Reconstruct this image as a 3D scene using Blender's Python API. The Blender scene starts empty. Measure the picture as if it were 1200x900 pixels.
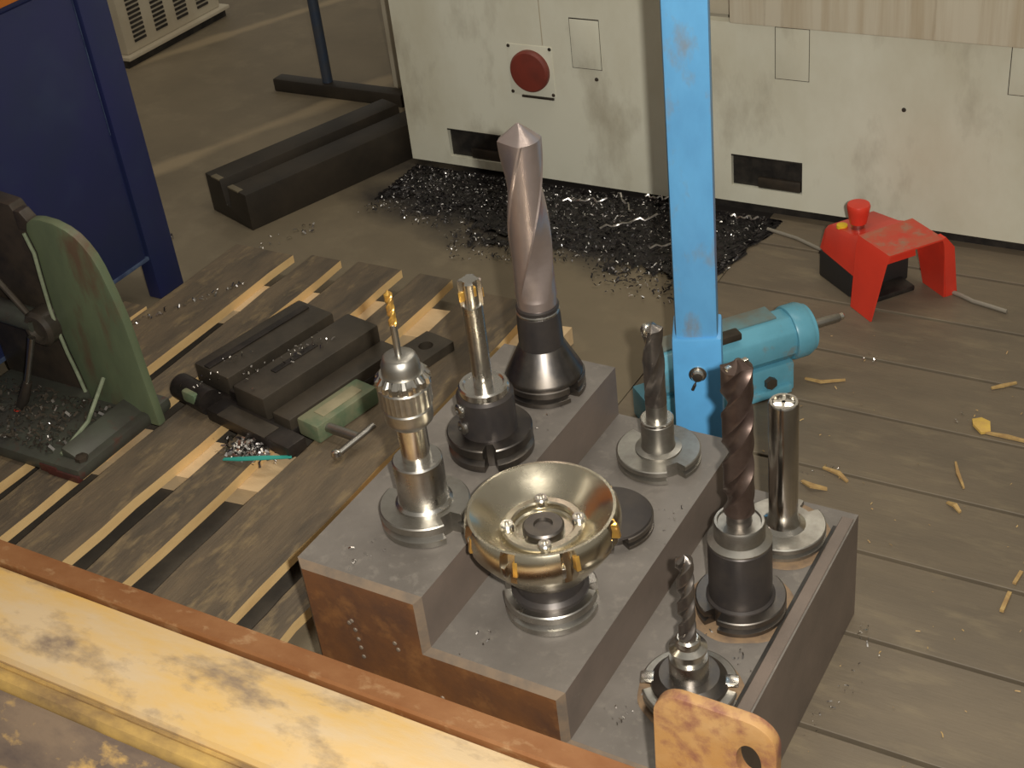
import bpy, bmesh, math, random
from mathutils import Vector, Matrix
random.seed(7)
PI = math.pi
scene = bpy.context.scene
COL = scene.collection

# ---------------------------------------------------------------- camera
cam_d = bpy.data.cameras.new('camera'); cam = bpy.data.objects.new('camera', cam_d); COL.objects.link(cam)
RIGHT = Vector((0.86553895, 0.48978227, -0.1046693))
DOWN = Vector((0.19961932, -0.52902825, -0.82479163))
FWD = Vector((-0.45934133, 0.69299527, -0.55566456))
CPOS = Vector((0.84, -0.812, 1.245))
mw = Matrix.Identity(4)
for i in range(3):
    mw[i][0] = RIGHT[i]; mw[i][1] = -DOWN[i]; mw[i][2] = -FWD[i]; mw[i][3] = CPOS[i]
cam.matrix_world = mw
cam_d.sensor_width = 36; cam_d.lens = 1641.878 / 1200 * 36; cam_d.clip_start = 0.02
scene.camera = cam

# ---------------------------------------------------------------- world, lights, exposure
w = bpy.data.worlds.new('workshop_air'); scene.world = w; w.use_nodes = True
w.node_tree.nodes['Background'].inputs[0].default_value = (1.0, 0.93, 0.80, 1)
w.node_tree.nodes['Background'].inputs[1].default_value = 0.16
def area(name, loc, target, sx, sy, power, col):
    d = bpy.data.lights.new(name, 'AREA'); d.shape = 'RECTANGLE'; d.size = sx; d.size_y = sy; d.energy = power; d.color = col
    o = bpy.data.objects.new(name, d); COL.objects.link(o); o.location = loc
    o.rotation_euler = (Vector(target) - Vector(loc)).to_track_quat('-Z', 'Y').to_euler(); return o
# the camera's own flash, 56 mm to the right of the lens
fd = bpy.data.lights.new('camera_flash', 'SPOT'); fd.energy = 76; fd.color = (1.0, 0.965, 0.885)
fd.shadow_soft_size = 0.012; fd.spot_size = math.radians(86); fd.spot_blend = 1.0
fl = bpy.data.objects.new('camera_flash', fd); COL.objects.link(fl)
fl.location = CPOS + RIGHT * 0.056 - DOWN * 0.02
fl.rotation_euler = FWD.to_track_quat('-Z', 'Y').to_euler()
# unseen overhead fill areas, added for ambient light and metal reflections
area('overhead_fill_front', (0.3, 0.9, 3.6), (0.3, 0.8, 0), 2.4, 0.35, 16, (1.0, 0.93, 0.80))
area('overhead_fill_back', (0.0, 3.4, 3.6), (0.2, 0.8, 0), 2.4, 0.35, 18, (1.0, 0.93, 0.80))
scene.view_settings.view_transform = 'Standard'; scene.view_settings.look = 'None'
scene.view_settings.exposure = 0.6; scene.view_settings.gamma = 1.0; scene.view_settings.use_curve_mapping = False

# ---------------------------------------------------------------- materials
MATS = {}
def mat(name, c1, c2=None, metal=0.0, rough=0.6, scale=8.0, lo=0.4, hi=0.62, stretch=(1, 1, 1), c3=None, s3=30.0, lo3=0.6, hi3=0.68,
        stretch3=None, bump=0.0, bscale=60.0, detail=6.0, rvar=0.0, coat=0.0, spec=None, bstretch=None):
    m = bpy.data.materials.new(name); m.use_nodes = True; nt = m.node_tree; N = nt.nodes; L = nt.links
    b = N['Principled BSDF']; b.inputs['Metallic'].default_value = metal; b.inputs['Roughness'].default_value = rough
    if coat: b.inputs['Coat Weight'].default_value = coat
    if spec is not None: b.inputs['Specular IOR Level'].default_value = spec
    tc = N.new('ShaderNodeTexCoord')
    def noise(sc, st, det=detail, off=0.0):
        mp = N.new('ShaderNodeMapping'); mp.inputs['Scale'].default_value = st; mp.inputs['Location'].default_value = (off, off * .7, off * .3)
        L.new(tc.outputs['Object'], mp.inputs[0])
        n = N.new('ShaderNodeTexNoise'); n.inputs['Scale'].default_value = sc; n.inputs['Detail'].default_value = det; n.inputs['Roughness'].default_value = 0.62
        L.new(mp.outputs[0], n.inputs['Vector']); return n
    def ramp(n, a, z):
        r = N.new('ShaderNodeMapRange'); r.inputs['From Min'].default_value = a; r.inputs['From Max'].default_value = z; L.new(n.outputs['Fac'], r.inputs['Value']); return r
    def mix(fac, a, bcol):
        x = N.new('ShaderNodeMix'); x.data_type = 'RGBA'
        L.new(fac, x.inputs[0])
        if isinstance(a, tuple): x.inputs[6].default_value = (*a, 1)
        else: L.new(a, x.inputs[6])
        x.inputs[7].default_value = (*bcol, 1); return x.outputs[2]
    cur = c1
    if c2 is not None:
        r = ramp(noise(scale, stretch), lo, hi); cur = mix(r.outputs[0], c1, c2)
        if rvar:
            rr = N.new('ShaderNodeMapRange'); rr.inputs['To Min'].default_value = rough; rr.inputs['To Max'].default_value = min(1, rough + rvar)
            L.new(r.outputs[0], rr.inputs['Value']); L.new(rr.outputs[0], b.inputs['Roughness'])
    if c3 is not None:
        r = ramp(noise(s3, stretch3 or stretch, off=3.7), lo3, hi3); cur = mix(r.outputs[0], cur, c3)
    if isinstance(cur, tuple): b.inputs['Base Color'].default_value = (*cur, 1)
    else: L.new(cur, b.inputs['Base Color'])
    if bump:
        n = noise(bscale, bstretch or stretch, off=1.3); bp = N.new('ShaderNodeBump'); bp.inputs['Strength'].default_value = bump; bp.inputs['Distance'].default_value = 0.003
        L.new(n.outputs['Fac'], bp.inputs['Height']); L.new(bp.outputs[0], b.inputs['Normal'])
    MATS[name] = m; return m
steel = mat('machined_steel', (.56, .54, .50), (.34, .32, .29), 1.0, .24, 40, .35, .7, rvar=.14, bump=.05, bscale=30, bstretch=(1, 1, 14))
satin = mat('satin_steel', (.44, .42, .38), (.27, .25, .22), 1.0, .36, 30, .35, .7, rvar=.12, bump=.06, bscale=40)
bright = mat('bright_steel', (.74, .71, .65), (.5, .47, .42), 1.0, .2, 40, .4, .75, rvar=.1)
black = mat('black_oxide', (.05, .044, .044), (.075, .063, .055), .5, .36, 30, .35, .7, bump=.04)
flange_dark = mat('dark_flange_steel', (.14, .13, .125), (.22, .19, .16), 1.0, .34, 30, .4, .7, rvar=.1)
brownsteel = mat('brown_drill_steel', (.085, .056, .047), (.15, .108, .088), .75, .34, 25, .35, .7, bump=.05)
pinksteel = mat('rosy_drill_steel', (.60, .50, .47), (.50, .41, .38), .88, .36, 25, .3, .75, bump=.08, bscale=50, bstretch=(1, 1, 6))
drillgrey = mat('dull_drill_steel', (.15, .13, .12), (.27, .24, .21), .9, .32, 30, .35, .7)
gold = mat('gold_coated_carbide', (.78, .46, .10), (.60, .34, .10), .75, .3, 60)
headmat = mat('nickel_cutter_body', (.66, .60, .47), (.50, .44, .33), 1.0, .22, 18, .42, .75, rvar=.14, c3=(.30, .21, .12), s3=60, lo3=.64, hi3=.76, bump=.05)
blocktop = mat('oiled_block_top', (.195, .172, .15), (.135, .118, .102), .2, .5, 9, .36, .68, c3=(.24, .212, .18), s3=70, lo3=.55, hi3=.8, bump=.12, bscale=120)
blockrust = mat('rusty_block_end', (.21, .088, .032), (.11, .055, .032), .1, .5, 10, .35, .65, c3=(.32, .145, .05), s3=22, lo3=.5, hi3=.75, bump=.15, bscale=80)
blockedge = mat('worn_block_edge', (.24, .175, .12), (.17, .135, .105), .2, .5, 40, .4, .65)
blockside = mat('block_riser', (.185, .142, .115), (.14, .11, .09), .15, .5, 10, .35, .65, bump=.12, bscale=100)
plankm = mat('oily_floor_plank', (.175, .137, .092), (.13, .103, .072), 0, .58, 6, .35, .68, (.6, 1.8, 1), c3=(.215, .17, .108), s3=20, lo3=.52, hi3=.78, bump=.2, bscale=90, bstretch=(.3, 2.5, 1))
plankm2 = mat('grey_floor_plank', (.165, .131, .093), (.125, .10, .073), 0, .55, 6, .35, .68, (.6, 1.8, 1), c3=(.205, .163, .108), s3=22, lo3=.52, hi3=.78, bump=.2, bscale=90, bstretch=(.3, 2.5, 1))
concrete = mat('dark_hall_floor', (.205, .163, .104), (.15, .12, .078), 0, .6, 3, .35, .68, c3=(.235, .19, .122), s3=9, lo3=.52, hi3=.8, bump=.15, bscale=40)
subfloor = mat('dark_joint_dirt', (.02, .016, .012))
slat_top = mat('weathered_slat', (.165, .120, .073), (.085, .066, .046), 0, .62, 10, .36, .66, (2.6, .6, 1), c3=(.25, .18, .095), s3=22, lo3=.53, hi3=.72, stretch3=(2, .7, 1), bump=.35, bscale=80, bstretch=(3, .3, 1))
slat_side = mat('raw_sawn_wood', (.78, .54, .25), (.62, .40, .17), 0, .65, 20, .4, .7, (1, .3, 1), bump=.15, bscale=90)
batten_m = mat('pale_batten_wood', (.72, .53, .31), (.55, .38, .2), 0, .65, 14, .4, .7, (.4, 1, 1), bump=.15)
cream = mat('cream_machine_paint', (.69, .675, .555), (.56, .525, .395), 0, .42, 3.2, .42, .74, (1.3, 1, .8), c3=(.21, .16, .095), s3=4.2, lo3=.53, hi3=.88, stretch3=(1.8, 1, .8), bump=.04, detail=9)
creamdirty = mat('streaked_cream_paint', (.64, .58, .45), (.45, .35, .22), 0, .5, 12, .42, .8, (3, 1, .12), c3=(.22, .14, .075), s3=20, lo3=.6, hi3=.85, stretch3=(2.8, 1, .2))
creamold = mat('old_cream_paint', (.50, .445, .335), (.42, .36, .26), 0, .5, 6)
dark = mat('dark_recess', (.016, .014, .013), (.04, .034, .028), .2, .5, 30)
redcap = mat('dull_red_plastic', (.20, .035, .022), (.15, .03, .02), 0, .5, 20)
redpaint = mat('signal_red_paint', (.72, .048, .024), (.60, .04, .022), 0, .38, 12, .4, .75)
reddusty = mat('dusty_red_paint', (.50, .11, .06), (.60, .06, .035), 0, .55, 18, .4, .62, c3=(.33, .2, .13), s3=40, lo3=.5, hi3=.7)
yellowdot = mat('yellow_plastic', (.75, .5, .02))
bluepaint = mat('sky_blue_paint', (.13, .39, .68), (.10, .30, .55), 0, .38, 12, .38, .7, (1, 1, .5), c3=(.21, .23, .25), s3=20, lo3=.52, hi3=.70, stretch3=(1, 1, .5), bump=.05)
bluesleeve = mat('clean_sky_blue_paint', (.115, .40, .74), (.10, .33, .62), 0, .34, 14, .4, .72, c3=(.17, .22, .27), s3=20, lo3=.66, hi3=.78)
turq = mat('turquoise_paint', (.13, .37, .48), (.095, .29, .38), 0, .36, 12, .38, .7, c3=(.21, .21, .18), s3=18, lo3=.56, hi3=.70)
turqdirty = mat('oily_turquoise_paint', (.13, .24, .26), (.16, .16, .13), 0, .45, 16, .38, .64)
navy = mat('dark_blue_cabinet_paint', (.017, .021, .085), (.016, .026, .065), 0, .45, 4, .36, .7, c3=(.024, .036, .09), s3=10, lo3=.5, hi3=.8)
navyseam = mat('worn_blue_edge', (.07, .10, .17), (.035, .05, .11), 0, .5, 30)
orange = mat('orange_paint', (.55, .16, .02), None, 0, .5)
green = mat('dull_green_paint', (.13, .16, .088), (.088, .112, .066), 0, .45, 9, .38, .66, c3=(.12, .08, .048), s3=10, lo3=.54, hi3=.68, stretch=(1.6, 1, .5))
greenedge = mat('chipped_green_edge', (.26, .29, .19), (.15, .18, .11), 0, .5, 30)
greenoil = mat('oily_green_casting', (.055, .05, .042), (.075, .08, .06), .1, .4, 14, .36, .66, c3=(.10, .04, .03), s3=24, lo3=.62, hi3=.74)
darkcast = mat('oily_dark_casting', (.03, .025, .02), (.06, .045, .032), .2, .42, 16)
darkred = mat('dark_red_paint', (.10, .022, .016), (.06, .022, .018), 0, .5, 20)
visesteel = mat('oily_vise_steel', (.044, .036, .027), (.075, .06, .043), .2, .42, 16, .36, .68, bump=.1)
visedark = mat('black_vise_steel', (.022, .018, .016), (.045, .036, .03), .4, .42, 20)
visegreen = mat('worn_green_vise_paint', (.11, .16, .09), (.22, .22, .13), 0, .5, 14, .46, .62)
tealplastic = mat('teal_plastic', (.04, .36, .30), None, 0, .4)
channelm = mat('dark_steel_channel', (.022, .017, .012), (.036, .027, .018), .15, .5, 10, bump=.1)
channelm2 = mat('bare_channel_lip', (.17, .14, .09), None, .3, .45)
bluepipe = mat('dark_blue_pipe', (.03, .045, .075), (.045, .05, .06), 0, .45, 14)
yellow = mat('chipped_yellow_paint', (.66, .42, .14), (.62, .46, .27), 0, .5, 14, .36, .62, (.5, 1.6, 1), c3=(.24, .175, .125), s3=12, lo3=.515, hi3=.68, stretch3=(.8, 1.5, 1), bump=.2, bscale=40, detail=12)
wornyellow = mat('worn_yellow_paint', (.13, .095, .078), (.24, .17, .115), .05, .5, 14, .36, .62, (.7, 1.5, 1), c3=(.60, .38, .13), s3=18, lo3=.55, hi3=.66, stretch3=(.8, 1.3, 1), bump=.2, bscale=50)
ridgem = mat('yellow_ridge_paint', (.58, .37, .11), (.24, .15, .07), 0, .45, 12, .40, .6, (.6, 1, 1))
rustrim = mat('orange_rust', (.20, .075, .022), (.26, .115, .042), 0, .55, 18, .38, .66, (.6, 1, 1), c3=(.36, .21, .10), s3=50, lo3=.56, hi3=.72, bump=.2)
rustlug = mat('rusty_yellow_lug', (.36, .185, .06), (.42, .25, .11), 0, .48, 14, .38, .66, c3=(.21, .085, .055), s3=24, lo3=.49, hi3=.62, bump=.25, bscale=60)
chipmat = mat('bright_chips', (.62, .58, .54), (.3, .28, .27), 1.0, .28, 90)
oilbed = mat('black_oily_chips', (.012, .010, .011), (.035, .03, .03), .3, .38, 60, .42, .66, c3=(.12, .11, .11), s3=160, lo3=.62, hi3=.7, bump=.6, bscale=140)
chipwood = mat('pale_wood_chip', (.50, .335, .13), (.36, .22, .09), 0, .6, 60)
wire = mat('grey_wire', (.30, .27, .22), None, .3, .5)
rubber = mat('black_rubber', (.02, .018, .017), None, 0, .6)
rustring = mat('rust_stain_ring', (.26, .17, .095), (.17, .115, .075), .1, .55, 40)

# stripes of paler floor, mixed into the dark hall floor colour
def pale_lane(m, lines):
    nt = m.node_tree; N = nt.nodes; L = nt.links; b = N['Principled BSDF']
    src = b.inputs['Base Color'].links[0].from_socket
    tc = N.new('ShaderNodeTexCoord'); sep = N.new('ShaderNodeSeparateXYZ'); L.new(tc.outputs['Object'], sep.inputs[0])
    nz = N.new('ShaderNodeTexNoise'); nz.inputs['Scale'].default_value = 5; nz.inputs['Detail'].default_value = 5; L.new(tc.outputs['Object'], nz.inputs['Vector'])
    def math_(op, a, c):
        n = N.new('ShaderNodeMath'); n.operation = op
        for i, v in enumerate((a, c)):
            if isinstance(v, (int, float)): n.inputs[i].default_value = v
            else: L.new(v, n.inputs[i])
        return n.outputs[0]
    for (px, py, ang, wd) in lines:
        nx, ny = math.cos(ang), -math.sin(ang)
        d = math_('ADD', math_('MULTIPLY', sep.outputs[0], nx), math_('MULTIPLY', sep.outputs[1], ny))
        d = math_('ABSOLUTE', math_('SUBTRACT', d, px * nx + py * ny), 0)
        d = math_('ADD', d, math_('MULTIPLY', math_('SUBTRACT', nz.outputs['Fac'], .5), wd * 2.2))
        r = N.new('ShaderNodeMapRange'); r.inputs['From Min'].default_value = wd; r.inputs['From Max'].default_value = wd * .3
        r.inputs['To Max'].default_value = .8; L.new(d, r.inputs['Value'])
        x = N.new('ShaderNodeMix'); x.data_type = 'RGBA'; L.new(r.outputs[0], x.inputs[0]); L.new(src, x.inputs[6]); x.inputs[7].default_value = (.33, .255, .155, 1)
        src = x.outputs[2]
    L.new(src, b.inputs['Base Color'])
def oil_stain(m, cx, cy, rx, ry):
    nt = m.node_tree; N = nt.nodes; L = nt.links; b = N['Principled BSDF']; src = b.inputs['Base Color'].links[0].from_socket
    tc = N.new('ShaderNodeTexCoord'); mp = N.new('ShaderNodeMapping'); mp.vector_type = 'TEXTURE'
    mp.inputs['Location'].default_value = (cx, cy, 0); mp.inputs['Scale'].default_value = (rx, ry, 1); L.new(tc.outputs['Object'], mp.inputs[0])
    ln = N.new('ShaderNodeVectorMath'); ln.operation = 'LENGTH'; L.new(mp.outputs[0], ln.inputs[0])
    nz = N.new('ShaderNodeTexNoise'); nz.inputs['Scale'].default_value = 6; nz.inputs['Detail'].default_value = 7; L.new(tc.outputs['Object'], nz.inputs['Vector'])
    ad = N.new('ShaderNodeMath'); ad.operation = 'MULTIPLY_ADD'; L.new(nz.outputs['Fac'], ad.inputs[0]); ad.inputs[1].default_value = 1.3; L.new(ln.outputs['Value'], ad.inputs[2])
    r = N.new('ShaderNodeMapRange'); r.inputs['From Min'].default_value = 1.75; r.inputs['From Max'].default_value = 1.35; L.new(ad.outputs[0], r.inputs['Value'])
    x = N.new('ShaderNodeMix'); x.data_type = 'RGBA'; L.new(r.outputs[0], x.inputs[0]); L.new(src, x.inputs[6]); x.inputs[7].default_value = (.028, .023, .02, 1); L.new(x.outputs[2], b.inputs['Base Color'])
oil_stain(concrete, -.42, 1.36, .48, .26)
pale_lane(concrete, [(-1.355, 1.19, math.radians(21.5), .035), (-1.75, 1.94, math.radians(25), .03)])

# ---------------------------------------------------------------- mesh helpers
class MB:
    def __init__(s): s.v = []; s.f = []; s.m = []
    def add(s, vs, fs, mi=0, mx=None):
        o = len(s.v)
        s.v += [tuple(mx @ Vector(p)) if mx else tuple(p) for p in vs]
        s.f += [tuple(i + o for i in f) for f in fs]; s.m += [mi] * len(fs); return s
    def box(s, x0, x1, y0, y1, z0, z1, mi=0, mx=None, bev=0.0):
        if bev:
            bm = bmesh.new(); bmesh.ops.create_cube(bm, size=1)
            for q in bm.verts: q.co = Vector(((x0 + x1) / 2 + q.co.x * (x1 - x0), (y0 + y1) / 2 + q.co.y * (y1 - y0), (z0 + z1) / 2 + q.co.z * (z1 - z0)))
            bmesh.ops.bevel(bm, geom=bm.edges[:], offset=bev, segments=2, affect='EDGES', profile=.6)
            bm.verts.index_update()
            s.add([tuple(q.co) for q in bm.verts], [tuple(q.index for q in f.verts) for f in bm.faces], mi, mx); bm.free(); return s
        vs = [(x, y, z) for z in (z0, z1) for y in (y0, y1) for x in (x0, x1)]
        return s.add(vs, [(0, 2, 3, 1), (4, 5, 7, 6), (0, 1, 5, 4), (2, 6, 7, 3), (0, 4, 6, 2), (1, 3, 7, 5)], mi, mx)
    def lathe(s, prof, seg=48, mi=0, mx=None, rf=None):
        vs = []; fs = []; n = len(prof)
        for (r, z) in prof:
            for k in range(seg):
                t = 2 * PI * k / seg; rr = rf(t, r, z) if rf else r
                vs.append((rr * math.cos(t), rr * math.sin(t), z))
        for i in range(n - 1):
            for k in range(seg):
                k2 = (k + 1) % seg; fs.append((i * seg + k, i * seg + k2, (i + 1) * seg + k2, (i + 1) * seg + k))
        if prof[0][0] > 1e-5: fs.append(tuple(reversed(range(seg))))
        if prof[-1][0] > 1e-5: fs.append(tuple((n - 1) * seg + k for k in range(seg)))
        return s.add(vs, fs, mi, mx)
    def tube(s, pts, r, seg=8, mi=0, mx=None):
        pts = [Vector(p) for p in pts]; vs = []; fs = []; n = len(pts)
        rs = r if isinstance(r, (list, tuple)) else [r] * n
        for i, p in enumerate(pts):
            d = (pts[min(i + 1, n - 1)] - pts[max(i - 1, 0)]).normalized()
            up = Vector((0, 0, 1)) if abs(d.z) < .9 else Vector((1, 0, 0))
            a = d.cross(up).normalized(); b = d.cross(a)
            for k in range(seg):
                t = 2 * PI * k / seg; vs.append(p + (a * math.cos(t) + b * math.sin(t)) * rs[i])
        for i in range(n - 1):
            for k in range(seg):
                k2 = (k + 1) % seg; fs.append((i * seg + k, (i + 1) * seg + k, (i + 1) * seg + k2, i * seg + k2))
        fs.append(tuple(range(seg))); fs.append(tuple((n - 1) * seg + k for k in reversed(range(seg))))
        return s.add(vs, fs, mi, mx)
    def prism(s, poly, y0, y1, mi=0, mx=None, side=None):
        # poly in (x,z), extruded along y
        n = len(poly); vs = [(x, y0, z) for x, z in poly] + [(x, y1, z) for x, z in poly]
        s.add(vs, [tuple(range(n)), tuple(reversed(range(n, 2 * n)))], mi, mx)
        o = len(s.v) - 2 * n
        for i in range(n):
            j = (i + 1) % n; s.f.append((o + i, o + n + i, o + n + j, o + j)); s.m.append(mi if side is None else side)
        return s
    def build(s, name, mats, parent=None, angle=35, bevel=0.0, bseg=2):
        me = bpy.data.meshes.new(name)
        if bevel:
            bm = bmesh.new(); bv = [bm.verts.new(p) for p in s.v]
            for f, mi in zip(s.f, s.m):
                try: ff = bm.faces.new([bv[i] for i in f]); ff.material_index = mi
                except ValueError: pass
            bmesh.ops.recalc_face_normals(bm, faces=bm.faces[:])
            ed = [e for e in bm.edges if len(e.link_faces) == 2 and e.calc_face_angle(0) > .5]
            bmesh.ops.bevel(bm, geom=ed, offset=bevel, segments=bseg, affect='EDGES', profile=.6, clamp_overlap=True)
            bm.to_mesh(me); bm.free()
        else:
            me.from_pydata(s.v, [], s.f)
            for p, mi in zip(me.polygons, s.m): p.material_index = mi
            bm = bmesh.new(); bm.from_mesh(me); bmesh.ops.recalc_face_normals(bm, faces=bm.faces[:]); bm.to_mesh(me); bm.free()
        for m in (mats if isinstance(mats, (list, tuple)) else [mats]): me.materials.append(m)
        for p in me.polygons: p.use_smooth = True
        me.set_sharp_from_angle(angle=math.radians(angle))
        o = bpy.data.objects.new(name, me); COL.objects.link(o)
        if parent: o.parent = parent
        return o
def tag(o, label=None, cat=None, group=None, kind=None):
    if label: o['label'] = label
    if cat: o['category'] = cat
    if group: o['group'] = group
    if kind: o['kind'] = kind
    return o
def thing(name, label, cat, loc=(0, 0, 0), rz=0.0, group=None):
    o = bpy.data.objects.new(name, None); COL.objects.link(o); o.location = loc; o.rotation_euler = (0, 0, rz); o.empty_display_size = .02
    return tag(o, label, cat, group)
def T(x, y, z, rx=0, ry=0, rz=0): return Matrix.Translation((x, y, z)) @ Matrix.Rotation(rz, 4, 'Z') @ Matrix.Rotation(ry, 4, 'Y') @ Matrix.Rotation(rx, 4, 'X')

# ---------------------------------------------------------------- floor
fl_mb = MB()
PX0, PX1, PY0, PY1 = -.006, 1.75, -1.565, 1.615
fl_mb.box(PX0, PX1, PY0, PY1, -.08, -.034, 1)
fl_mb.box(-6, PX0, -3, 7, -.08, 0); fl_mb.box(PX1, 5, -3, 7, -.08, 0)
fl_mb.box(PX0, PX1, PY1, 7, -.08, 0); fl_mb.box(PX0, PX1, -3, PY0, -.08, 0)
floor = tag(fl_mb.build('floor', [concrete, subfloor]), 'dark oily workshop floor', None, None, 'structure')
joints = [-1.565, -1.41, -1.26, -1.11, -.955, -.805, -.65, -.50, -.35, -.20, -.05, .103, .254, .414, .563, .711, .860, 1.004, 1.148, 1.30, 1.455, 1.615]
k = 0
for a, b in zip(joints[:-1], joints[1:]):
    cuts = {.254: [1.1], .860: [1.3], .563: [1.2], 1.148: [.9], -.05: [.9]}.get(a, [random.uniform(.7, 1.5)])
    xs = [PX0] + cuts + [PX1]
    for x0, x1 in zip(xs[:-1], xs[1:]):
        dz = random.uniform(-.0012, .0008)
        MB().box(x0 + .0012, x1 - .0012, a + .0032, b - .0032, -.034, dz).build('plank', [plankm, plankm2][k % 2], floor, bevel=.0008, bseg=1); k += 1

# ---------------------------------------------------------------- stepped block
blk = thing('stepped_tool_block', 'dark rusty steel block with three steps carrying the milling tools', 'block', (0, 0, 0))
B1, B2, B3, BL = .157, .314, .466, .45
H1, H2, H3 = .295, .225, .158
poly = [(0, 0), (B3, 0), (B3, H3), (B2, H3), (B2, H2), (B1, H2), (B1, H1), (0, H1)]
ch = .008
def inset(poly, d):
    out = []; n = len(poly)
    for i in range(n):
        p0, p1, p2 = poly[i - 1], poly[i], poly[(i + 1) % n]
        e1 = (p1[0] - p0[0], p1[1] - p0[1]); e2 = (p2[0] - p1[0], p2[1] - p1[1])
        l1 = math.hypot(*e1); l2 = math.hypot(*e2); n1 = (-e1[1] / l1, e1[0] / l1); n2 = (-e2[1] / l2, e2[0] / l2)
        out.append((p1[0] + d * (n1[0] + n2[0]), p1[1] + d * (n1[1] + n2[1])))
    return out
pin = inset(poly, ch)
bb = MB(); n = len(poly)
V = [(x, 0, z) for x, z in pin] + [(x, ch * .8, z) for x, z in poly] + [(x, BL, z) for x, z in poly]
fs = [tuple(range(n)), tuple(reversed(range(2 * n, 3 * n)))]; ms = [1, 3]
for i in range(n):
    j = (i + 1) % n
    fs.append((i, n + i, n + j, j)); ms.append(2)
    fs.append((n + i, 2 * n + i, 2 * n + j, n + j)); ms.append(0 if abs(poly[i][1] - poly[j][1]) < 1e-6 else 3)
bb.v = V; bb.f = fs; bb.m = ms
body = bb.build('block_body', [blocktop, blockrust, blockedge, blockside], blk, angle=20)
# groove shade painted as a dark strip along the outer step, and the weld-like punch marks of the end face
MB().box(B3 - .0205, B3 - .0165, .005, BL - .03, H3 - .001, H3 + .0009).build('groove_shade_strip', dark, blk)
tag(MB().box(B3 - .0165, B3 - .002, .005, BL - .01, H3 - .0005, H3 + .0014).build('edge_strip', blockside, blk, bevel=.0008, bseg=1), 'raised strip along the edge')
for (mx_, mz) in ((.062, .232), (.0645, .22), (.066, .207), (.067, .195), (.068, .182), (.058, .228), (.115, .22), (.118, .212), (.165, .16), (.16, .15), (.2, .145)):
    MB().lathe([(.0001, 0), (.0028, 0), (.0022, .0012), (.0001, .0016)], 8, 0, T(mx_, 0, mz, rx=PI / 2)).build('punch_mark', blockedge, blk)

# ---------------------------------------------------------------- tools
GX = (.097, .243, .398); GY = (.113, .252, .383); GZ = (H1, H2, H3)
def notch(ths, w, rin):
    def rf(t, r, z):
        for a in ths:
            d = (t - a + PI) % (2 * PI) - PI
            if abs(d) < w: return min(r, rin)
        return r
    return rf
def flange(par, m, r=.049, h=.026, nz=(0.6, 0.6 + PI), z0=0.0, w=.16):
    p = [(.02, z0), (r - .001, z0), (r, z0 + .001), (r, z0 + h * .30), (r - .006, z0 + h * .42), (r - .006, z0 + h * .52), (r, z0 + h * .64), (r, z0 + h * .95), (r - .0012, z0 + h), (.012, z0 + h)]
    return MB().lathe(p, 120, 0, None, notch(nz, w, r - .013)).build('flange', m, par, angle=28)
def cyl(par, name, m, r, z0, z1, ch=.0012, seg=48, rf=None, r2=None):
    r2 = r2 or r
    return MB().lathe([(.0004, z0), (r, z0), (r + (r2 - r) * .02, z0 + .0004), (r2, z1 - ch), (r2 - ch, z1), (.0004, z1)], seg, 0, None, rf).build(name, m, par)
def drill(par, name, m, R, z0, z1, lead, flutes=2, depth=.55, tip=1.0, runout=.0, phase=0.0, seg=48, nz=90):
    # fluted section swept with a right-hand twist, ground to a point at the top
    h = R * tip
    vs = []; fs = []
    zs = [z0 + (z1 - z0 - h) * i / nz for i in range(nz + 1)] + [z1 - h + h * q for q in (.25, .5, .75, .93)]
    for z in zs:
        fade = 1.0 if runout <= 0 else max(0, min(1, (z - z0) / runout)) ** .7
        cap = 1.0 if z <= z1 - h else max(.06, (z1 - z) / h)
        for k in range(seg):
            t = 2 * PI * k / seg
            u = ((t * flutes / (2 * PI)) % 1.0)           # 0..1 over one flute
            if u < .46: g = math.sin(PI * u / .46) ** .8 * depth
            elif u < .52: g = 0.0
            else: g = .045
            r = R * (1 - g * fade) * cap
            a = t + 2 * PI * (z - z0) / lead + phase
            vs.append((r * math.cos(a), r * math.sin(a), z))
    n = len(zs)
    for i in range(n - 1):
        for k in range(seg):
            k2 = (k + 1) % seg; fs.append((i * seg + k, i * seg + k2, (i + 1) * seg + k2, (i + 1) * seg + k))
    fs.append(tuple(reversed(range(seg)))); fs.append(tuple((n - 1) * seg + k for k in range(seg)))
    return MB().add(vs, fs).build(name, m, par, angle=24)
def tool(name, label, i, j, cat, rz=0.0):
    return thing(name, label, cat, (GX[i], GY[j], GZ[i]), rz)

# 1 drill chuck, top step front
t = tool('drill_chuck', 'silver keyed drill chuck holding a thin gold-tipped drill, front of top step', 0, 0, 'drill chuck')
flange(t, satin, nz=(-.35, -.35 + PI), w=.2)
cyl(t, 'holder_body', steel, .0268, .026, .084, .0015); cyl(t, 'holder_step', steel, .031, .026, .032, .003)
cyl(t, 'holder_neck', bright, .0155, .084, .134, .001)
ck = MB().lathe([(.0155, .130), (.020, .130), (.0245, .135), (.0252, .139), (.0252, .150), (.0238, .1515), (.0238, .1535), (.0268, .155), (.0268, .176), (.025, .178), (.0005, .178)], 64, 0, None,
    lambda a, r, z: r * (1 + .014 * math.cos(a * 32)) if .1545 < z < .1765 else r).build('chuck_sleeve', satin, t)
MB().lathe([(.0005, .178), (.0262, .178), (.0292, .181), (.0285, .187), (.023, .193), (.0005, .193)], 96, 0, None,
    lambda a, r, z: r - (.0030 if (a * 16 / PI) % 2 < 1 and z > .1795 and z < .192 else 0)).build('gear_ring', bright, t, angle=20)
MB().lathe([(.0005, .193), (.0205, .193), (.0198, .203), (.0170, .2105), (.0150, .212), (.0060, .2125), (.0005, .2125)], 48).build('chuck_nose', satin, t)
cyl(t, 'drill_shank', satin, .0036, .2095, .248, .0004, 20)
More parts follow.
